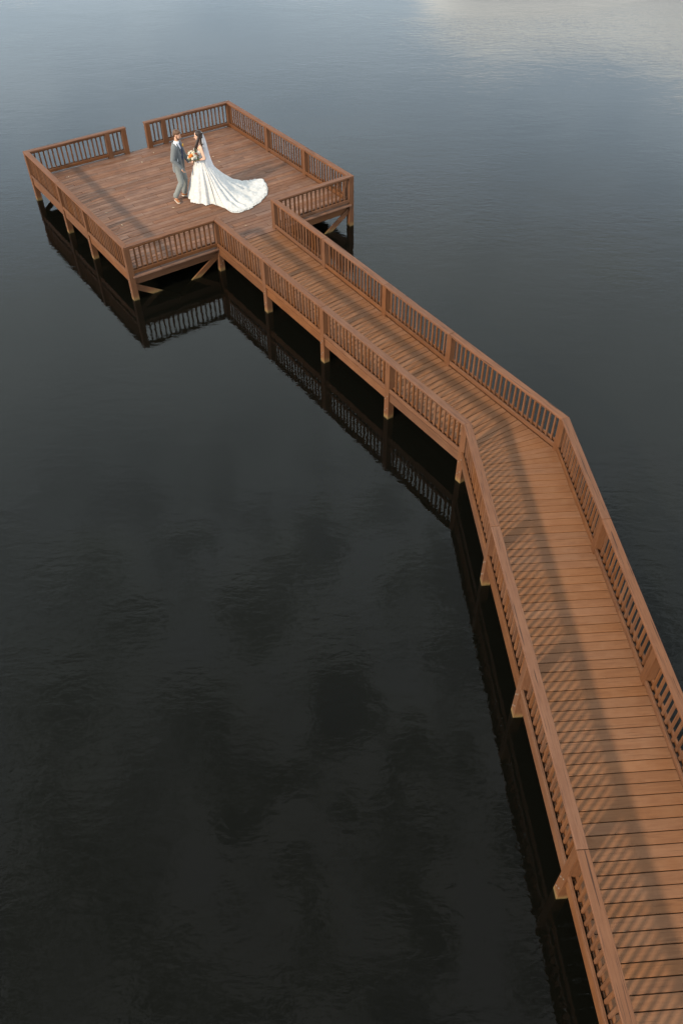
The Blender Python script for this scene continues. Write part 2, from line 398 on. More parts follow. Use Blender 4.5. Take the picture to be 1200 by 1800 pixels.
# ---- walkway, far straight section with its fanned bend, and near straight section
nC, nD = norm2(G-C), norm2(H-D)
edge = 0.03
Cl, Gl = C+vAB*0.115, G
dCG = (G-C).normalized(); dDH = (H-D).normalized()
walk1 = empty('walkway', ((C+D+G+H)/4).to_3d(), 'straight stretch of brown boardwalk leading up to the platform', 'boardwalk', 'stretches of the boardwalk')
walk1.location.z = DZ
off = 0.035
LC = C+uAF*off; LD = D-uAF*off
tend = (G-C).length-0.15
n1b = round((tend-0.115)/0.1535)
GAP = 0.0058
for r in range(n1b):
    t0 = 0.115+(tend-0.115)*r/n1b+GAP; t1 = 0.115+(tend-0.115)*(r+1)/n1b-GAP
    poly = [LC+dCG*t0, LD+dDH*t0, LD+dDH*t1, LC+dCG*t1]
    plank('deck_board', poly, uAF, DZ, 0.036, M['walk'], walk1, dz=random.uniform(-0.003, 0.003), tilt=random.uniform(-0.002, 0.002))
# bend
nr = -norm2(v2)                       # across the near stretch
if nr.dot(H-G) < 0: nr = -nr
LG, LH = G+nr*off, H-nr*off
def poly_at(pts, s):
    for a, b in zip(pts[:-1], pts[1:]):
        l = (b-a).length
        if s <= l: return a+(b-a)*(s/l)
        s -= l
    return pts[-1]
inter = G+nr*off*0.9+dCG*0.0
left = [LC+dCG*tend, inter, LG+v2*0.45]
# seg-2 right start opposite the left start
sr = (LG+v2*0.45-LH).dot(hj)
Hc = H-(nr+uAF).normalized()*off*1.05
right = [LD+dDH*tend, Hc, LH+hj*sr]
lt = sum((b-a).length for a, b in zip(left[:-1], left[1:])); rt = sum((b-a).length for a, b in zip(right[:-1], right[1:]))
rc = (right[1]-right[0]).length
nf = 10
for k in range(nf):
    l0, l1 = lt*k/nf+0.003, lt*(k+1)/nf-0.003
    r0, r1 = rt*k/nf+GAP, rt*(k+1)/nf-GAP
    poly = [poly_at(left, l0), poly_at(right, r0)]
    if r0 < rc < r1: poly.append(Hc)
    poly += [poly_at(right, r1), poly_at(left, l1)]
    plank('deck_board', poly, poly_at(right, r0)-poly_at(left, l0), DZ, 0.036, M['walk'], walk1, ch=0.004, dz=random.uniform(-0.003, 0.003))
walk2 = empty('walkway', ((G+H+I+J)/4).to_3d(), 'near stretch of brown boardwalk below the bend running out of the frame', 'boardwalk', 'stretches of the boardwalk')
walk2.location.z = DZ
n2b = round((14.8-0.45)/0.1545)
for r in range(n2b):
    s0 = 0.45+0.1545*r+GAP; s1 = 0.45+0.1545*(r+1)-GAP
    poly = [LG+v2*s0, LH+hj*(sr-0.45+s0), LH+hj*(sr-0.45+s1), LG+v2*s1]
    plank('deck_board', poly, nr, DZ, 0.036, M['walk'], walk2, dz=random.uniform(-0.0035, 0.003), tilt=random.uniform(-0.002, 0.002))
# stringers and cross beams below
for root, (p0, p1), (q0, q1) in ((walk1, (C, G), (D, H)), (walk2, (G, I), (H, J))):
    for f in (0.3, 0.7):
        P = lerp(p0, q0, f); Q = lerp(p1, q1, f)
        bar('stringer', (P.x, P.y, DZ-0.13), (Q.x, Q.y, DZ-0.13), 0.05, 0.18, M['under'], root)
postsCG = [0, 2.36, 4.80, 7.14, (G-C).length]
postsDH = [0, 2.39, 4.87, 7.12, (H-D).length]
postsGI = [0, 2.45, 4.88, 7.36, 9.8, 12.25]
for a, b in zip(postsCG[1:], postsDH[1:]):
    P = C+dCG*a; Q = D+dDH*b
    d = (Q-P).normalized()
    P2 = P+d*0.05
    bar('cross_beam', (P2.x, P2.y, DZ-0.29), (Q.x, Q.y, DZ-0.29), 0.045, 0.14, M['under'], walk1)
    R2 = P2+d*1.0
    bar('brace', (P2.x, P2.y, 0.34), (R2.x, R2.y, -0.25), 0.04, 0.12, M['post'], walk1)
for a in postsGI[1:]:
    P = G+v2*a; Q = H+hj*a
    d = (Q-P).normalized(); P2 = P+d*0.05
    bar('cross_beam', (P2.x, P2.y, DZ-0.29), (Q.x, Q.y, DZ-0.29), 0.045, 0.14, M['under'], walk2)
    R2 = P2+d*1.0
    bar('brace', (P2.x, P2.y, 0.34), (R2.x, R2.y, -0.25), 0.04, 0.12, M['post'], walk2)

# ------------------------------------------------------------------ railings
CAPW, CAPH = 0.142, 0.038
bolt_me = None
def bolt_mesh():
    global bolt_me
    if bolt_me is None:
        bm = bmesh.new(); bmesh.ops.create_cone(bm, cap_ends=True, segments=8, radius1=0.014, radius2=0.012, depth=0.012)
        bolt_me = bpy.data.meshes.new('bolt'); bm.to_mesh(bolt_me); bm.free(); bolt_me.materials.append(M['bolt'])
    return bolt_me
def make_post(P, d, root, out, top=None, bot=BED):
    top = top if top is not None else CT-CAPH
    ang = math.atan2(d.y, d.x)
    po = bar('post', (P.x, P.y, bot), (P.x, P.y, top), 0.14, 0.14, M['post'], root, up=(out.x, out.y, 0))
    for z in (DZ-0.06, DZ-0.15, 0.27, 0.19):
        for side in ((out,) if z > 0.3 else (out,)):
            q = P+side*0.074+d*(0.03 if z in (DZ-0.06, 0.27) else -0.03)
            mw = Vector((side.x, side.y, 0)).to_track_quat('Z', 'Y').to_matrix().to_4x4(); mw.translation = (q.x, q.y, z)
            b = bpy.data.objects.new('bolt', bolt_mesh()); COL.objects.link(b)
            b.parent = po; b.matrix_parent_inverse = po_inv(po); b.matrix_basis = mw
    return po
def po_inv(po):        # world matrix of a post: parent inverse cancels the root's location
    return po.matrix_basis.inverted()
def railing(label, P, Q, out, posts, own, capL, capR, splices, fascia=None, label_group='railings of the dock'):
    """P,Q plan ends; out = outward normal; posts = stations; own = stations this railing owns;
       capL/capR = cap outline points at start and end (outer, inner)"""
    d = (Q-P).normalized()
    root = empty('railing', (*((P+Q)/2), DZ), label, 'railing', label_group)
    for t in own: make_post(P+d*t, d, root, out)
    # cap boards, spliced over posts
    st = [None]+list(splices)+[None]
    for k in range(len(st)-1):
        o0, i0 = capL if st[k] is None else (P+d*(st[k]+0.0035)+out*CAPW/2, P+d*(st[k]+0.0035)-out*CAPW/2)
        o1, i1 = capR if st[k+1] is None else (P+d*(st[k+1]-0.0035)+out*CAPW/2, P+d*(st[k+1]-0.0035)-out*CAPW/2)
        plank('cap_board', [o0, o1, i1, i0], d, CT, CAPH, M['cap'], root, ch=0.006, dz=random.uniform(-0.002, 0.002))
    for t0, t1 in zip(posts[:-1], posts[1:]):
        s0, s1 = P+d*(t0+0.0705), P+d*(t1-0.0705)
        L = t1-t0-0.141
        zc = CT-CAPH-0.0265
        bar('top_rail', (*s0, zc), (*s1, zc), 0.062, 0.051, M['rail'], root)
        for s in (1, -1):          # balusters stand between a pair of bottom rails
            o = out*(0.047*s)
            bar('bottom_rail', (*(s0+o), DZ+0.098), (*(s1+o), DZ+0.098), 0.034, 0.078, M['rail'], root)
        nb = max(2, round(L/0.131)-1)
        for k in range(nb):
            c = s0+d*(L*(k+1)/(nb+1)+random.uniform(-0.004, 0.004))
            c2 = c+d*random.uniform(-0.005, 0.005)
            bar('baluster', (*c, DZ+0.050), (*c2, CT-CAPH-0.050), 0.036, 0.036, M['rail'], root, up=(out.x, out.y, 0))
        if fascia:
            o = out*0.022
            bar('fascia', (*(s0+o), DZ-0.085), (*(s1+o), DZ-0.085), 0.038, 0.19, M['rail'], root)
    return root
def cap_chain(pts):
    """mitred outline points (left, right) for a polyline"""
    res = []
    n = len(pts)
    for i, p in enumerate(pts):
        if i == 0: d = (pts[1]-p).normalized(); nn = norm2(d); res.append((p-d*0.085+nn*CAPW/2, p-d*0.085-nn*CAPW/2)); continue
        if i == n-1: d = (p-pts[i-1]).normalized(); nn = norm2(d); res.append((p+d*0.085+nn*CAPW/2, p+d*0.085-nn*CAPW/2)); continue
        d1 = (p-pts[i-1]).normalized(); d2 = (pts[i+1]-p).normalized()
        n1, n2 = norm2(d1), norm2(d2); bis = (n1+n2)/(1+n1.dot(n2))
        res.append((p+bis*CAPW/2, p-bis*CAPW/2))
    return res
def sh(pair, d, amt):   # pull a mitre back a hair so neighbouring caps do not touch
    return (pair[0]+d*amt, pair[1]+d*amt)
lab = {
 'gA': 'short dark railing on the far edge of the platform, left of the opening',
 'AB': 'railing along the left side of the platform above the dark reflection',
 'BC': 'railing on the near edge of the platform, left of the walkway',
 'CG': 'left railing of the straight walkway between the platform and the bend',
 'GI': 'left railing of the near walkway stretch, from the bend to the bottom of the frame',
 'gF': 'dark railing on the far edge of the platform behind the couple, right of the opening',
 'FE': 'railing along the right side of the platform beyond the wedding train',
 'ED': 'railing on the near edge of the platform, right of the walkway',
 'DH': 'right railing of the straight walkway between the platform and the bend',
 'HJ': 'right railing of the near walkway stretch, leaving the frame on the right',
}
def chain(pts, names, stations, owns, splice, fascias, left_is_out):
    cc = cap_chain(pts)
    for i, nm in enumerate(names):
        P, Q = pts[i], pts[i+1]; d = (Q-P).normalized()
        out = norm2(d) if left_is_out else -norm2(d)
        a = sh(cc[i], d, 0.001); b = sh(cc[i+1], d, -0.001)
        if not left_is_out: a = (a[1], a[0]); b = (b[1], b[0])
        L = (Q-P).length
        stn = [L if s == 'L' else s for s in stations[i]]; own = [L if s == 'L' else s for s in owns[i]]
        railing(lab[nm], P, Q, out, stn, own, a, b, splice[i], fascias[i])
# left chain runs gap -> A -> B -> C -> G -> I ; outside lies on its right-hand side
chain([gapL-uAF*0.07, A, B, C, G, I], ['gA', 'AB', 'BC', 'CG', 'GI'],
      [[0, 0.52, 'L'], [0, 2.42, 4.14, 'L'], [0, 'L'], postsCG[:-1]+['L'], postsGI+['L']],
      [[0, 0.52, 'L'], [2.42, 4.14, 'L'], ['L'], postsCG[1:-1]+['L'], postsGI[1:]],
      [[], [2.42], [], [2.36, 4.80], [2.45, 7.36, 12.25]], [False, True, False, True, True], False)
chain([gapR+uAF*0.07, F, E, D, H, J], ['gF', 'FE', 'ED', 'DH', 'HJ'],
      [[0, 0.52, 'L'], [0, 2.375, 4.41, 'L'], [0, 'L'], postsDH[:-1]+['L'], postsGI+['L']],
      [[0, 0.52, 'L'], [2.375, 4.41, 'L'], ['L'], postsDH[1:-1]+['L'], postsGI[1:]],
      [[], [2.375, 4.41], [], [2.39, 4.87, 7.12], [2.45, 7.36, 12.25]], [False, True, False, True, True], True)

# ------------------------------------------------------------------ people
class Blob:
    """collects tapered capsules, ellipsoids and lofts, then fuses them into one continuous skin"""
    def __init__(s): s.bm = bmesh.new()
    def ell(s, c, r, rot=None, seg=20):
        m = Matrix.Translation(Vector(c)) @ ((rot or Matrix.Identity(3)).to_4x4()) @ Matrix.Diagonal((*r, 1))
        bmesh.ops.create_uvsphere(s.bm, u_segments=seg, v_segments=seg//2+2, radius=1, matrix=m)
    def cap(s, p, q, r0, r1, seg=14):
        p, q = Vector(p), Vector(q); d = q-p; L = d.length
        m = Matrix.Translation((p+q)/2) @ d.to_track_quat('Z', 'Y').to_matrix().to_4x4()
        bmesh.ops.create_cone(s.bm, cap_ends=True, segments=seg, radius1=r0, radius2=r1, depth=L, matrix=m)
        s.ell(p, (r0,)*3, seg=12); s.ell(q, (r1,)*3, seg=12)
    def chain(s, pts, rs):
        for a, b, r0, r1 in zip(pts[:-1], pts[1:], rs[:-1], rs[1:]): s.cap(a, b, r0, r1)
    def loft(s, secs, seg=28, rz=0.0):
        """secs: (x, y, z, rx, ry); rz turns the sections"""
        rings = []
        for x, y, z, rx, ry in secs:
            ring = []
            for k in range(seg):
                a = 2*math.pi*k/seg
                lx, ly = rx*math.cos(a), ry*math.sin(a)
                ring.append(s.bm.verts.new((x+lx*math.cos(rz)-ly*math.sin(rz), y+lx*math.sin(rz)+ly*math.cos(rz), z)))
            rings.append(ring)
        for r0, r1 in zip(rings[:-1], rings[1:]):
            for k in range(seg): s.bm.faces.new((r0[k], r0[(k+1) % seg], r1[(k+1) % seg], r1[k]))
        s.bm.faces.new(list(reversed(rings[0]))); s.bm.faces.new(rings[-1])
    def hand(s, wrist, palm_dir, finger_dir, palm_n, thumb_side, size=1.0, curl=0.5):
        """palm with four unequal bent fingers and a thumb from its side"""
        w = Vector(wrist); f = Vector(palm_dir).normalized(); n = Vector(palm_n).normalized(); n = (n-f*n.dot(f)).normalized()
        t = f.cross(n).normalized()*thumb_side
        rot = Matrix((f, t, n)).transposed()
        s.ell(w+f*0.045*size, (0.052*size, 0.040*size, 0.017*size), rot)
        for k, (o, L) in enumerate(((0.029, 0.072), (0.010, 0.082), (-0.009, 0.076), (-0.027, 0.060))):
            b = w+f*0.085*size+t*o*size
            m = b+(f*math.cos(curl*0.5)+n*math.sin(curl*0.5))*L*0.5*size
            e = m+(f*math.cos(curl*1.7)+n*math.sin(curl*1.7))*L*0.5*size
            s.chain([b-f*0.03*size, b, m, e], [0.009*size, 0.0092*size, 0.0085*size, 0.0072*size])
        b = w+f*0.030*size+t*0.032*size
        m = b+(f*0.6+t*0.7+n*0.25).normalized()*0.042*size
        e = m+(f*0.95+t*0.15+n*0.35).normalized()*0.034*size
        s.chain([w+f*0.02*size+t*0.012*size, b, m, e], [0.013*size, 0.012*size, 0.0105*size, 0.0085*size])
    def fuse(s, name, mat, parent, voxel=0.008, smooth=4, loc=None):
        me = bpy.data.meshes.new(name); s.bm.to_mesh(me); s.bm.free()
        tmp = bpy.data.objects.new('tmp_fuse', me); COL.objects.link(tmp)
        md = tmp.modifiers.new('r', 'REMESH'); md.mode = 'VOXEL'; md.voxel_size = voxel
        if smooth:
            ms = tmp.modifiers.new('s', 'SMOOTH'); ms.iterations = smooth; ms.factor = 0.5
        dg = bpy.context.evaluated_depsgraph_get()
        res = bpy.data.meshes.new_from_object(tmp.evaluated_get(dg)); res.name = name
        bpy.data.objects.remove(tmp); bpy.data.meshes.remove(me)
        for p in res.polygons: p.use_smooth = True
        res.materials.clear(); res.materials.append(mat)
        o = bpy.data.objects.new(name, res); COL.objects.link(o); o.parent = parent
        return o
def child_mesh(name, bm_or_me, mat, parent, smooth=True):
    if isinstance(bm_or_me, bmesh.types.BMesh):
        me = bpy.data.meshes.new(name); bm_or_me.to_mesh(me); bm_or_me.free()
    else: me = bm_or_me
    if smooth:
        for p in me.polygons: p.use_smooth = True
    me.materials.clear(); me.materials.append(mat)
    o = bpy.data.objects.new(name, me); COL.objects.link(o); o.parent = parent
    return o
def head(bl, c, fdir, tilt=0.0, s=1.0):
    """head with brow, nose, lips, chin, ears; c = centre of the skull, fdir = facing direction in plan"""
    f = Vector((*fdir, 0)).normalized(); up = Vector((0, 0, 1)); f = (f*math.cos(tilt)-up*math.sin(tilt)).normalized()
    side = f.cross(up).normalized(); up = side.cross(f)
    rot = Matrix((f, side, up)).transposed(); c = Vector(c)
    P = lambda a, b, d: c+f*a*s+side*b*s+up*d*s
    bl.ell(P(-0.012, 0, 0.035), (0.098*s, 0.077*s, 0.088*s), rot)      # skull
    bl.ell(P(0.022, 0, -0.035), (0.066*s, 0.060*s, 0.085*s), rot)      # face
    bl.ell(P(0.050, 0, -0.092), (0.030*s, 0.030*s, 0.024*s), rot)      # chin
    bl.cap(P(0.080, 0, 0.010), P(0.104, 0, -0.030), 0.010*s, 0.013*s)  # nose
    bl.ell(P(0.074, 0, 0.024), (0.018*s, 0.050*s, 0.010*s), rot)       # brow
    bl.ell(P(0.083, 0, -0.062), (0.010*s, 0.022*s, 0.009*s), rot)      # lips
    for sd in (1, -1):
        bl.ell(P(-0.008, 0.077*sd, -0.012), (0.018*s, 0.010*s, 0.030*s), rot)
        bl.ell(P(0.058, 0.038*sd, -0.022), (0.022*s, 0.018*s, 0.020*s), rot)
    return P, rot
def face_parts(P, rot, parent, s=1.0):
    for sd in (1, -1):
        bm = bmesh.new(); bmesh.ops.create_uvsphere(bm, u_segments=10, v_segments=8, radius=0.0095*s, matrix=Matrix.Translation(P(0.083, 0.030*sd, 0.004)))
        child_mesh('eye', bm, M['eye'], parent)
    bm = bmesh.new(); bmesh.ops.create_uvsphere(bm, u_segments=12, v_segments=8, radius=1,
        matrix=Matrix.Translation(P(0.091, 0, -0.062)) @ rot.to_4x4() @ Matrix.Diagonal((0.006*s, 0.021*s, 0.0075*s, 1)))
    child_mesh('mouth', bm, M['lip'], parent)

YAW = math.radians(10.9)
# ---- groom: local +X = to the right of the picture, +Y = away from the camera
groom = empty('person', (-4.42, 21.33, DZ), 'man in grey suit and tan shoes holding the hand of the person in white', 'person')
groom.rotation_euler.z = YAW
gf = Vector((0.93, -0.36)).normalized()          # facing
gs = Vector((gf.y, -gf.x))                       # his right-hand side (towards the camera and left)
def gp(fw, sd, z, base=(0.06, 0.0)):             # point from forward / right-hand / up
    return (base[0]+gf.x*fw+gs.x*sd, base[1]+gf.y*fw+gs.y*sd, z)
grz = math.atan2(gf.y, gf.x)
hip_n, hip_f = gp(0, 0.09, 0.92), gp(0, -0.09, 0.92)
knee_n, ank_n = (0.075, -0.17, 0.50), (-0.13, -0.14, 0.10)
knee_f, ank_f = (0.19, 0.07, 0.50), (0.12, 0.12, 0.10)
sh_n, sh_f = gp(0.03, 0.185, 1.435), gp(0.03, -0.185, 1.435)
el_n, wr_n = (-0.06, -0.25, 1.15), (0.13, -0.27, 0.92)
el_f, wr_f = (0.24, 0.13, 1.14), (0.36, 0.05, 0.95)
b = Blob()
P, rot = head(b, (0.145, -0.01, 1.695), gf, 0.28, 0.98)
b.cap((0.10, 0.0, 1.46), (0.12, -0.005, 1.62), 0.058, 0.054)
b.loft([(*gp(0, 0, 0.86), 0.10, 0.15), (*gp(0, 0, 1.0), 0.095, 0.145), (*gp(0.02, 0, 1.2), 0.10, 0.15), (*gp(0.03, 0, 1.38), 0.10, 0.17), (*gp(0.035, 0, 1.47), 0.06, 0.10)], rz=grz)
b.chain([hip_n, knee_n, ank_n], [0.075, 0.05, 0.036]); b.chain([hip_f, knee_f, ank_f], [0.075, 0.05, 0.036])
b.chain([sh_n, el_n, wr_n], [0.05, 0.040, 0.028]); b.chain([sh_f, el_f, wr_f], [0.05, 0.040, 0.028])
b.hand(wr_n, (0.35, 0.05, -0.9), None, (0.9, 0.35, 0.2), -1, 1.0, 0.7)
b.hand(wr_f, (0.85, -0.05, -0.45), None, (0.1, 0.8, -0.4), 1, 1.0, 0.8)
for a, dr in ((ank_n, (0.35, -0.94, 0)), (ank_f, (0.98, -0.2, 0))):
    a = Vector(a); dr = Vector(dr); b.chain([a, a+dr*0.05+Vector((0, 0, -0.05)), a+dr*0.15+Vector((0, 0, -0.065))], [0.036, 0.035, 0.026])
gbody = b.fuse('body', M['skin'], groom, 0.0065, 2)
face_parts(P, rot, groom, 0.98)
# hair and beard
b = Blob()
b.ell(P(-0.022, 0, 0.055), (0.100, 0.083, 0.078), rot); b.ell(P(-0.055, 0, 0.01), (0.062, 0.079, 0.075), rot)
b.ell(P(0.035, 0.01, 0.105), (0.055, 0.060, 0.026), rot); b.ell(P(0.06, -0.01, 0.098), (0.03, 0.05, 0.024), rot)
for k in range(26):
    a = random.uniform(0, 6.28); r = random.uniform(0.02, 0.075)
    b.ell(P(-0.015+r*math.cos(a)*1.1, r*math.sin(a), 0.112+random.uniform(-0.02, 0.012)-r*0.35), (0.022, 0.018, 0.016), rot, seg=8)
b.fuse('hair', M['hair_m'], groom, 0.006, 1)
b = Blob()
b.ell(P(0.046, 0, -0.098), (0.040, 0.042, 0.030), rot)
for sd in (1, -1): b.cap(P(0.040, 0.045*sd, -0.085), P(0.0, 0.066*sd, -0.02), 0.020, 0.012)
b.cap(P(0.090, 0.022, -0.052), P(0.090, -0.022, -0.052), 0.0075, 0.0075)
b.fuse('beard', M['hair_m'], groom, 0.005, 1)
# trousers, shoes, socks
b = Blob()
b.loft([(*gp(0, 0, 0.80), 0.10, 0.155), (*gp(0, 0, 0.92), 0.118, 0.172), (*gp(0, 0, 1.03), 0.108, 0.160)], rz=grz)
b.chain([hip_n, knee_n, (ank_n[0]+0.005, ank_n[1], 0.135)], [0.098, 0.076, 0.068]); b.chain([hip_f, knee_f, (ank_f[0], ank_f[1], 0.125)], [0.098, 0.074, 0.070])
b.ell((knee_n[0]-0.02, knee_n[1], 0.42), (0.074, 0.07, 0.045)); b.ell((ank_n[0]+0.02, ank_n[1], 0.19), (0.075, 0.07, 0.035))
b.ell((ank_f[0]+0.01, ank_f[1], 0.17), (0.078, 0.072, 0.03)); b.ell((ank_f[0]+0.03, ank_f[1]-0.01, 0.24), (0.07, 0.068, 0.03))
b.fuse('trousers', M['trouser'], groom, 0.009, 3)
for a, dr in ((ank_n, Vector((0.35, -0.94, 0)).normalized()), (ank_f, Vector((0.98, -0.2, 0)).normalized())):
    a = Vector(a); g0 = Vector((a.x, a.y, 0)); sdv = Vector((-dr.y, dr.x, 0)); r3 = Matrix((dr, sdv, Vector((0, 0, 1)))).transposed()
    b = Blob()
    b.ell(g0+dr*-0.03+Vector((0, 0, 0.060)), (0.055, 0.042, 0.045), r3); b.ell(g0+dr*0.06+Vector((0, 0, 0.052)), (0.09, 0.045, 0.036), r3)
    b.ell(g0+dr*0.145+Vector((0, 0, 0.044)), (0.070, 0.048, 0.028), r3); b.cap(g0+Vector((0, 0, 0.07)), g0+Vector((0, 0, 0.105)), 0.046, 0.043)
    so = b.fuse('shoe', M['shoe'], groom, 0.006, 2)
    b = Blob()
    b.ell(g0+dr*-0.03+Vector((0, 0, 0.016)), (0.062, 0.046, 0.016), r3); b.ell(g0+dr*0.06+Vector((0, 0, 0.014)), (0.11, 0.046, 0.014), r3); b.ell(g0+dr*0.145+Vector((0, 0, 0.016)), (0.078, 0.052, 0.016), r3)
    b.fuse('sole', M['sole'], so, 0.006, 2)
    b = Blob(); b.cap(g0+Vector((0, 0, 0.09)), a+Vector((0, 0, 0.06)), 0.040, 0.042); b.fuse('sock', M['sock'], groom, 0.008, 1)
# shirt, tie, jacket with open front
b = Blob()
b.loft([(*gp(0.01, 0, 1.0), 0.103, 0.150), (*gp(0.03, 0, 1.2), 0.112, 0.155), (*gp(0.045, 0, 1.38), 0.108, 0.150), (*gp(0.045, 0, 1.48), 0.075, 0.085), (*gp(0.045, 0, 1.545), 0.066, 0.066)], rz=grz)
for wv, ev in ((wr_n, el_n), (wr_f, el_f)):
    wv, ev = Vector(wv), Vector(ev); d = (ev-wv).normalized(); b.cap(wv+d*0.005, wv+d*0.05, 0.038, 0.040)
b.fuse('shirt', M['shirt'], groom, 0.007, 2)
b = Blob()
b.ell(gp(0.125, 0, 1.475), (0.022, 0.022, 0.026)); b.chain([gp(0.140, 0, 1.455), gp(0.158, 0, 1.32), gp(0.150, 0, 1.12), gp(0.135, 0, 1.04)], [0.013, 0.022, 0.026, 0.008])
b.fuse('tie', M['tie'], groom, 0.006, 1)
jk = Blob()
jk.loft([(*gp(-0.022, 0, 0.775), 0.128, 0.190), (*gp(-0.02, 0, 0.90), 0.126, 0.186), (*gp(-0.010, 0, 1.08), 0.118, 0.172), (*gp(0.0, 0, 1.25), 0.128, 0.188),
         (*gp(0.008, 0, 1.38), 0.120, 0.196), (*gp(0.0, 0, 1.455), 0.085, 0.155), (*gp(-0.012, 0, 1.50), 0.060, 0.09)], rz=grz)
for sd in (1, -1):     # front panels, parting over the shirt
    jk.chain([gp(0.085, 0.105*sd, 1.40), gp(0.112, 0.100*sd, 1.22), gp(0.112, 0.085*sd, 1.05), gp(0.085, 0.125*sd, 0.80)], [0.045, 0.050, 0.050, 0.045])
    jk.ell(gp(0.015, 0.165*sd, 1.435), (0.072, 0.072, 0.052))
jk.chain([sh_n, el_n, Vector(wr_n)+(Vector(el_n)-Vector(wr_n)).normalized()*0.025], [0.076, 0.064, 0.050])
jk.chain([sh_f, el_f, Vector(wr_f)+(Vector(el_f)-Vector(wr_f)).normalized()*0.025], [0.076, 0.064, 0.050])
jk.ell((el_n[0]+0.02, el_n[1]+0.005, el_n[2]+0.05), (0.066, 0.062, 0.03))
jkt = jk.fuse('jacket', M['suit'], groom, 0.008, 2)
b = Blob()
for sd in (1, -1):
    b.chain([gp(0.075, 0.075*sd, 1.50), gp(0.150, 0.088*sd, 1.36), gp(0.168, 0.055*sd, 1.20)], [0.014, 0.026, 0.010])
b.fuse('lapel', M['suit_d'], jkt, 0.006, 1)
b = Blob()
b.ell(gp(0.165, -0.105, 1.405), (0.024, 0.024, 0.022)); b.ell(gp(0.17, -0.115, 1.43), (0.016, 0.016, 0.016)); b.ell(gp(0.17, -0.10, 1.375), (0.014, 0.014, 0.02))
M['bloom_y'] = simple('petal_yellow', (0.62, 0.33, 0.03), 0.6)
b.fuse('boutonniere', M['bloom_y'], groom, 0.006, 1)

# ---- bride
BX = 0.515
broot = Vector((-4.42, 21.33, DZ))+Matrix.Rotation(YAW, 3, 'Z') @ Vector((0.53, -0.07, 0))
bride = empty('person', broot, 'woman in white wedding dress with long train and veil, facing the man', 'person')
bride.rotation_euler.z = YAW
bf = Vector((-0.985, -0.17)).normalized(); bs = Vector((-bf.y, bf.x))    # facing, left-hand side... towards the camera
if bs.y > 0: bs = -bs
def bp_(fw, sd, z, base=(0.13, 0.0)): return (base[0]+bf.x*fw+bs.x*sd, base[1]+bf.y*fw+bs.y*sd, z)
brz = math.atan2(bf.y, bf.x)
b = Blob()
P, rot = head(b, (0.145, 0.0, 1.655), bf, 0.12, 0.94)
b.cap(bp_(-0.02, 0, 1.43), bp_(-0.005, 0, 1.58), 0.046, 0.043)
b.loft([(*bp_(0, 0, 0.85), 0.11, 0.145), (*bp_(0, 0, 1.06), 0.088, 0.112), (*bp_(0.015, 0, 1.20), 0.098, 0.125), (*bp_(0.02, 0, 1.30), 0.105, 0.135), (*bp_(-0.012, 0, 1.40), 0.07, 0.145), (*bp_(-0.02, 0, 1.45), 0.045, 0.085)], rz=brz)
bsh_n, bsh_f = bp_(-0.02, 0.155, 1.395), bp_(-0.02, -0.155, 1.395)
bel_n, bwr_n = (0.235, -0.215, 1.135), (0.01, -0.13, 1.075)
bel_f, bwr_f = (0.10, 0.20, 1.15), (-0.06, 0.13, 0.985)
b.chain([bsh_n, bel_n, bwr_n], [0.044, 0.036, 0.024]); b.chain([bsh_f, bel_f, bwr_f], [0.044, 0.036, 0.024])
b.hand(bwr_n, (-0.95, 0.25, 0.05), None, (0.1, 0.9, 0.3), 1, 0.9, 1.1)
b.hand(bwr_f, (-0.75, -0.4, -0.45), None, (-0.2, -0.5, 0.8), -1, 0.9, 0.8)
b.chain([bp_(0, 0.08, 0.88), bp_(0.02, 0.085, 0.48), bp_(0, 0.08, 0.09)], [0.08, 0.05, 0.034]); b.chain([bp_(0, -0.08, 0.88), bp_(0.02, -0.085, 0.48), bp_(0, -0.08, 0.09)], [0.08, 0.05, 0.034])
for sd in (1, -1): b.chain([bp_(0, 0.08*sd, 0.08), bp_(0.08, 0.085*sd, 0.05), bp_(0.14, 0.085*sd, 0.025)], [0.034, 0.03, 0.02])
b.fuse('body', M['skin_b'], bride, 0.0065, 2)
face_parts(P, rot, bride, 0.94)
b = Blob()      # long dark hair, half up, falling over the near shoulder and down the back
b.ell(P(-0.030, 0, 0.050), (0.098, 0.086, 0.080), rot); b.ell(P(-0.060, 0, 0.0), (0.065, 0.080, 0.090), rot); b.ell(P(-0.105, 0, 0.03), (0.045, 0.05, 0.045), rot)
for sd in (1, -1): b.cap(P(0.050, 0.052*sd, 0.072), P(-0.01, 0.078*sd, 0.01), 0.022, 0.028)
for k in range(9):
    o = (k-4)*0.016
    b.chain([P(-0.075, o, -0.04), bp_(-0.10, o*1.4, 1.46), bp_(-0.115, o*1.5+random.uniform(-0.01, 0.01), 1.33), bp_(-0.10, o*1.3, 1.20+random.uniform(-0.02, 0.03))], [0.03, 0.026, 0.024, 0.010])
for k in range(5):
    o = k*0.013
    b.chain([P(-0.015+o*0.5, 0.080 if bs.dot(Vector((rot[0][1], rot[1][1]))) > 0 else -0.080, -0.02), bp_(0.035+o, 0.095+o*0.3, 1.47), bp_(0.085+o, 0.085+o*0.4, 1.36), bp_(0.105+o*0.6+random.uniform(-0.01, 0.01), 0.085+o*0.3, 1.235+random.uniform(-0.02, 0.02))], [0.026, 0.020, 0.019, 0.008])
b.fuse('hair', M['hair_f'], bride, 0.006, 1)
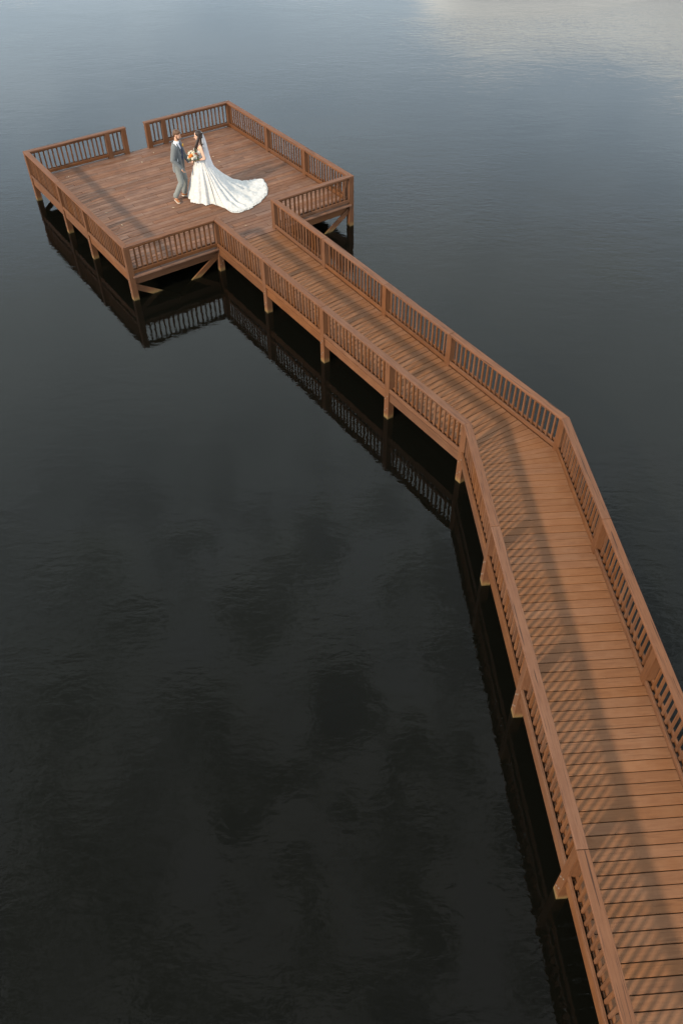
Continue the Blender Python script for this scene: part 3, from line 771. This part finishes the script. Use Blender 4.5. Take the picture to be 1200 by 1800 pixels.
# gown: bodice, and a skirt that runs out into the train
b = Blob()
b.loft([(*bp_(0, 0, 1.00), 0.105, 0.132), (*bp_(0, 0, 1.07), 0.096, 0.120), (*bp_(0.015, 0, 1.20), 0.107, 0.135), (*bp_(0.022, 0, 1.285), 0.115, 0.144), (*bp_(0.020, 0, 1.325), 0.108, 0.140)], rz=brz)
for sd in (1, -1): b.ell(bp_(0.085, 0.062*sd, 1.275), (0.056, 0.058, 0.055))
b.fuse('bodice', M['lace'], bride, 0.008, 2)
inv = (Matrix.Translation(broot) @ Matrix.Rotation(YAW, 4, 'Z')).inverted()
hem_w = [(-4.22, 21.47), (-4.20, 21.24), (-3.99, 21.02), (-3.74, 20.90), (-3.50, 20.92), (-3.40, 20.86), (-3.16, 20.68), (-2.90, 20.42), (-2.62, 20.52),
         (-2.40, 20.72), (-2.24, 21.02), (-2.09, 21.45), (-2.07, 21.82), (-2.17, 22.22), (-2.30, 22.48), (-2.60, 22.38), (-2.92, 22.22), (-3.25, 22.02), (-3.55, 21.88), (-3.85, 21.78), (-4.08, 21.66)]
hem = [(inv @ Vector((x, y, DZ))).to_2d() for x, y in hem_w]
def cr(pts, u):
    n = len(pts); i = int(u) % n; f = u-int(u)
    p0, p1, p2, p3 = pts[i-1], pts[i], pts[(i+1) % n], pts[(i+2) % n]
    return 0.5*((2*p1)+(p2-p0)*f+(2*p0-5*p1+4*p2-p3)*f*f+(3*p1-p0-3*p2+p3)*f**3)
NA, NT = 264, 54
vs, fs = [], []
wc = Vector((0.13, 0.0))
for i in range(NA):
    u = len(hem)*i/NA
    h = cr(hem, u); a = math.atan2(h.y-wc.y, h.x-wc.x)
    l = (h-wc).length
    ls = min(1, max(0, (l-0.5)/1.1)); ls = ls*ls*(3-2*ls)
    dirv = (h-wc).normalized()
    wp = wc+Vector((math.cos(a)*0.118, math.sin(a)*0.128))
    fold = math.sin(u*4.3+0.8*math.sin(u*1.7))*0.55+math.sin(u*7.9+1.3)*0.3
    sc_h = 0.010*math.sin(i*1.9)+0.020*mnoise.noise(Vector((i*0.35, 3, 0)))+0.055*ls*mnoise.noise(Vector((i*0.09, 8, 0)))
    for j in range(NT+1):
        t = j/NT
        # short (front) radii drop like an A-line; long (train) radii sweep down, then lie on the deck
        xy = wp+(h-wp)*(t**(0.92))
        z = 1.07*(1-t)**(1.0+1.75*ls)
        amp = (0.045*(1-ls)+0.020)*min(1, t*1.6)
        xy = xy+dirv*fold*amp*(1 if ls < 0.5 else 0.6)
        if j == NT: xy = xy+dirv*sc_h
        if ls > 0.05:
            wr = mnoise.noise(Vector((xy.x*5.5, xy.y*5.5, 1.7)))*0.5+mnoise.noise(Vector((xy.x*13, xy.y*13, 4.2)))*0.25
            # long soft creases fanning out from the waist
            cre = math.sin(u*5.2+1.1*math.sin(u*2.1+t))*0.5+0.5
            z += ls*(0.060*cre*math.sin(math.pi*min(1, t*1.02))+0.075*wr*min(1, t*1.5))
            if t > 0.93: z += ls*0.018*max(0, math.sin(u*11+math.sin(u*3)*2))*(1-abs(t-0.965)/0.035)
        z = max(z, 0.012+0.012*(0.5+0.5*fold))
        if j == NT: z = min(z, 0.018)
        vs.append((xy.x, xy.y, z))
for i in range(NA):
    for j in range(NT):
        a0, a1 = i*(NT+1)+j, ((i+1) % NA)*(NT+1)+j
        fs.append((a0, a0+1, a1+1, a1))
me = bpy.data.meshes.new('skirt'); me.from_pydata(vs, [], fs); me.update()
sk = child_mesh('skirt', me, M['lace'], bride)
sk['label'] = 'full white skirt sweeping back into a long spread train'
md = sk.modifiers.new('thick', 'SOLIDIFY'); md.thickness = 0.008; md.offset = -1
# lace border lying round the edge of the train
bm = bmesh.new()
for k in range(150):
    u = len(hem)*(0.18+0.66*k/230)+random.uniform(-0.02, 0.02)
    h = cr(hem, u); d = (h-wc).normalized(); q = h-d*random.uniform(0.0, 0.10)
    m = Matrix.Translation((q.x, q.y, 0.024+random.uniform(0, 0.008))) @ Matrix.Rotation(random.uniform(0, 6.28), 4, 'Z') @ Matrix.Rotation(random.uniform(-0.4, 0.4), 4, 'X') @ Matrix.Diagonal((random.uniform(0.012, 0.03), random.uniform(0.008, 0.014), 0.004, 1))
    bmesh.ops.create_icosphere(bm, subdivisions=1, radius=1, matrix=m)
child_mesh('lace_border', bm, M['lace'], sk)
# veil: gathered at the crown, falling down the back on to the train
vs, fs = [], []
NU, NV = 26, 34
ax = [(0.225, 1.735, 0.030), (0.275, 1.67, 0.06), (0.315, 1.50, 0.10), (0.345, 1.30, 0.13), (0.375, 1.08, 0.16), (0.43, 0.86, 0.21), (0.53, 0.64, 0.27), (0.67, 0.46, 0.32), (0.80, 0.355, 0.35)]
for j in range(NV+1):
    f = j/NV*(len(ax)-1); k = min(int(f), len(ax)-2); g = f-k
    x = ax[k][0]*(1-g)+ax[k+1][0]*g; z = ax[k][1]*(1-g)+ax[k+1][1]*g; wd = ax[k][2]*(1-g)+ax[k+1][2]*g
    for i in range(NU+1):
        s = i/NU*2-1
        rip = math.sin(s*13+j*0.05)*0.018*min(1, j/8)
        vs.append((x-0.10*wd/0.2*s*s*1.7+rip, s*wd+0.02*math.sin(j*0.3), z+0.03*(1-s*s)-0.05*abs(s)**2*(j/NV)))
for j in range(NV):
    for i in range(NU):
        a0 = j*(NU+1)+i; fs.append((a0, a0+1, a0+NU+2, a0+NU+1))
me = bpy.data.meshes.new('veil'); me.from_pydata(vs, [], fs); me.update()
child_mesh('veil', me, M['tulle'], bride)
b = Blob()
for k in range(6): b.ell(P(-0.115, (k-2.5)*0.016, 0.085-abs(k-2.5)*0.006), (0.011, 0.011, 0.011), rot, seg=8)
b.fuse('hair_comb', M['lace'], bride, 0.005, 0)

# ---- bouquet, held in front of her
bq_loc = broot+Matrix.Rotation(YAW, 3, 'Z') @ Vector((-0.045, -0.165, 1.06))
bq = empty('bouquet', bq_loc, 'round bouquet of orange, pink and cream flowers with dark greenery', 'bouquet')
bq.rotation_euler.z = YAW
def petal_flower(r, seed):
    rnd = random.Random(seed); bm = bmesh.new()
    for ring, (n, rad, tilt, sz) in enumerate(((3, 0.10, 0.25, 0.55), (5, 0.35, 0.6, 0.62), (7, 0.62, 1.0, 0.62))):
        for k in range(n):
            a = 2*math.pi*(k+0.5*ring)/n+rnd.uniform(-0.15, 0.15)
            m = (Matrix.Rotation(a, 4, 'Z') @ Matrix.Translation((rad*r, 0, (0.45-0.22*ring)*r)) @ Matrix.Rotation(tilt-math.pi/2+rnd.uniform(-0.15, 0.15), 4, 'Y')
                 @ Matrix.Diagonal((sz*r, sz*r*0.85, 0.12*r, 1)))
            bmesh.ops.create_icosphere(bm, subdivisions=1, radius=1, matrix=m)
    me = bpy.data.meshes.new('flower'); bm.to_mesh(me); bm.free()
    for p in me.polygons: p.use_smooth = True
    return me
cols = {'orange': (0.70, 0.20, 0.03), 'pink': (0.62, 0.16, 0.17), 'cream': (0.66, 0.56, 0.42), 'coral': (0.60, 0.12, 0.07), 'white': (0.66, 0.62, 0.54)}
fl = {}
for k, (nm, c) in enumerate(cols.items()):
    me = petal_flower(0.042 if nm in ('orange', 'cream', 'white') else 0.034, k); me.materials.append(simple('petal_'+nm, c, 0.6)); fl[nm] = me
order = ['cream', 'white', 'cream', 'pink', 'white', 'coral', 'white', 'orange', 'cream', 'pink', 'white', 'cream', 'orange', 'coral', 'cream', 'white', 'pink', 'cream', 'white', 'orange']
ctr = Vector((0.0, 0.0, 0.155))
for k, nm in enumerate(order):
    z = 1-1.55*(k+0.5)/len(order); r = math.sqrt(max(0, 1-z*z)); a = k*2.399963
    d = Vector((r*math.cos(a), r*math.sin(a), z))
    o = bpy.data.objects.new('flower', fl[nm]); COL.objects.link(o); o.parent = bq
    s_ = random.uniform(0.85, 1.2)
    o.matrix_basis = Matrix.Translation(ctr+d*random.uniform(0.095, 0.125)) @ d.to_track_quat('Z', 'Y').to_matrix().to_4x4() @ Matrix.Diagonal((s_, s_, s_, 1))
def leaf_mesh():
    vs = [(0, 0, 0), (0.3, 0.18, 0.05), (0.7, 0.14, 0.06), (1, 0, 0), (0.7, -0.14, 0.06), (0.3, -0.18, 0.05), (0.5, 0, -0.02)]
    bm = bmesh.new(); v = [bm.verts.new(Vector(p)*0.085) for p in vs]
    for i in range(6): bm.faces.new((v[i], v[(i+1) % 6], v[6]))
    me = bpy.data.meshes.new('leaf'); bm.to_mesh(me); bm.free(); return me
lm = leaf_mesh(); lm.materials.append(simple('leaf_green', (0.055, 0.085, 0.030), 0.6))
lm2 = lm.copy(); lm2.materials.clear(); lm2.materials.append(simple('leaf_sage', (0.16, 0.19, 0.12), 0.6))
for k in range(64):
    z = random.uniform(-0.95, 0.9); r = math.sqrt(1-z*z); a = random.uniform(0, 6.28)
    d = Vector((r*math.cos(a), r*math.sin(a), z))
    o = bpy.data.objects.new('leaf', lm if k % 3 else lm2); COL.objects.link(o); o.parent = bq
    s_ = random.uniform(0.7, 1.3)
    o.matrix_basis = Matrix.Translation(ctr+d*random.uniform(0.06, 0.12)) @ (d+Vector((random.uniform(-.5, .5), random.uniform(-.5, .5), random.uniform(-.5, .5)))).to_track_quat('X', 'Z').to_matrix().to_4x4() @ Matrix.Diagonal((s_, s_, s_, 1))
for k in range(7):       # sprigs standing out of the round
    a = random.uniform(0, 6.28); d = Vector((math.cos(a)*0.8, math.sin(a)*0.8, random.uniform(-0.1, 1.0))).normalized()
    bm = bmesh.new()
    for q in range(7):
        p = ctr+d*(0.12+0.014*q)+Vector((random.uniform(-1, 1), random.uniform(-1, 1), random.uniform(-1, 1)))*0.008
        bmesh.ops.create_icosphere(bm, subdivisions=1, radius=random.uniform(0.005, 0.009), matrix=Matrix.Translation(p))
    bmesh.ops.create_cone(bm, segments=5, radius1=0.002, radius2=0.002, depth=0.22, matrix=Matrix.Translation(ctr+d*0.11) @ d.to_track_quat('Z', 'Y').to_matrix().to_4x4())
    child_mesh('sprig', bm, lm2.materials[0], bq)
bm = bmesh.new()
for k in range(9):
    a = k*0.698; bmesh.ops.create_cone(bm, cap_ends=True, segments=6, radius1=0.004, radius2=0.004, depth=0.24,
        matrix=Matrix.Translation((0.010*math.cos(a), 0.010*math.sin(a), 0.03)) @ Matrix.Rotation(0.12*math.cos(a), 4, 'Y') @ Matrix.Rotation(-0.12*math.sin(a), 4, 'X'))
child_mesh('stem', bm, lm.materials[0], bq)

# ---- pale fallen leaves scattered on the platform boards
dry = leaf_mesh(); dry.name = 'fallen_leaf'; dry.materials.append(simple('leaf_dry', (0.42, 0.33, 0.23), 0.8))
for x, y, where in [(-5.66, 24.32, 'just inside the far railing opening, on its right'), (-6.34, 23.87, 'just inside the far railing opening, on its left'),
                    (-7.84, 22.79, 'in the far left corner of the platform'), (-4.59, 20.77, 'on the boards below the tan shoes'),
                    (-6.33, 20.48, 'beside the shadow of the left platform railing'), (-5.72, 19.75, 'near the near left corner of the platform'),
                    (-5.9, 23.73, 'farther in from the far railing opening'), (-5.89, 21.26, 'midway between the man and the left railing'),
                    (-3.58, 23.66, 'behind the veil, the nearer of two'), (-3.81, 24.0, 'behind the veil, the farther of two'),
                    (-3.68, 19.88, 'by the near railing left of the walkway'), (-2.54, 19.67, 'where the walkway meets the platform')]:
    o = bpy.data.objects.new('fallen_leaf', dry); COL.objects.link(o)
    k = random.uniform(0.7, 1.3)
    o.matrix_basis = Matrix.Translation((x, y, DZ+0.010)) @ Matrix.Rotation(random.uniform(0, 6.28), 4, 'Z') @ Matrix.Rotation(random.uniform(-0.1, 0.1), 4, 'X') @ Matrix.Diagonal((k, k*0.8, k, 1))
    o['label'] = 'tiny pale fallen leaf '+where; o['category'] = 'leaf'; o['group'] = 'fallen leaves on the platform'
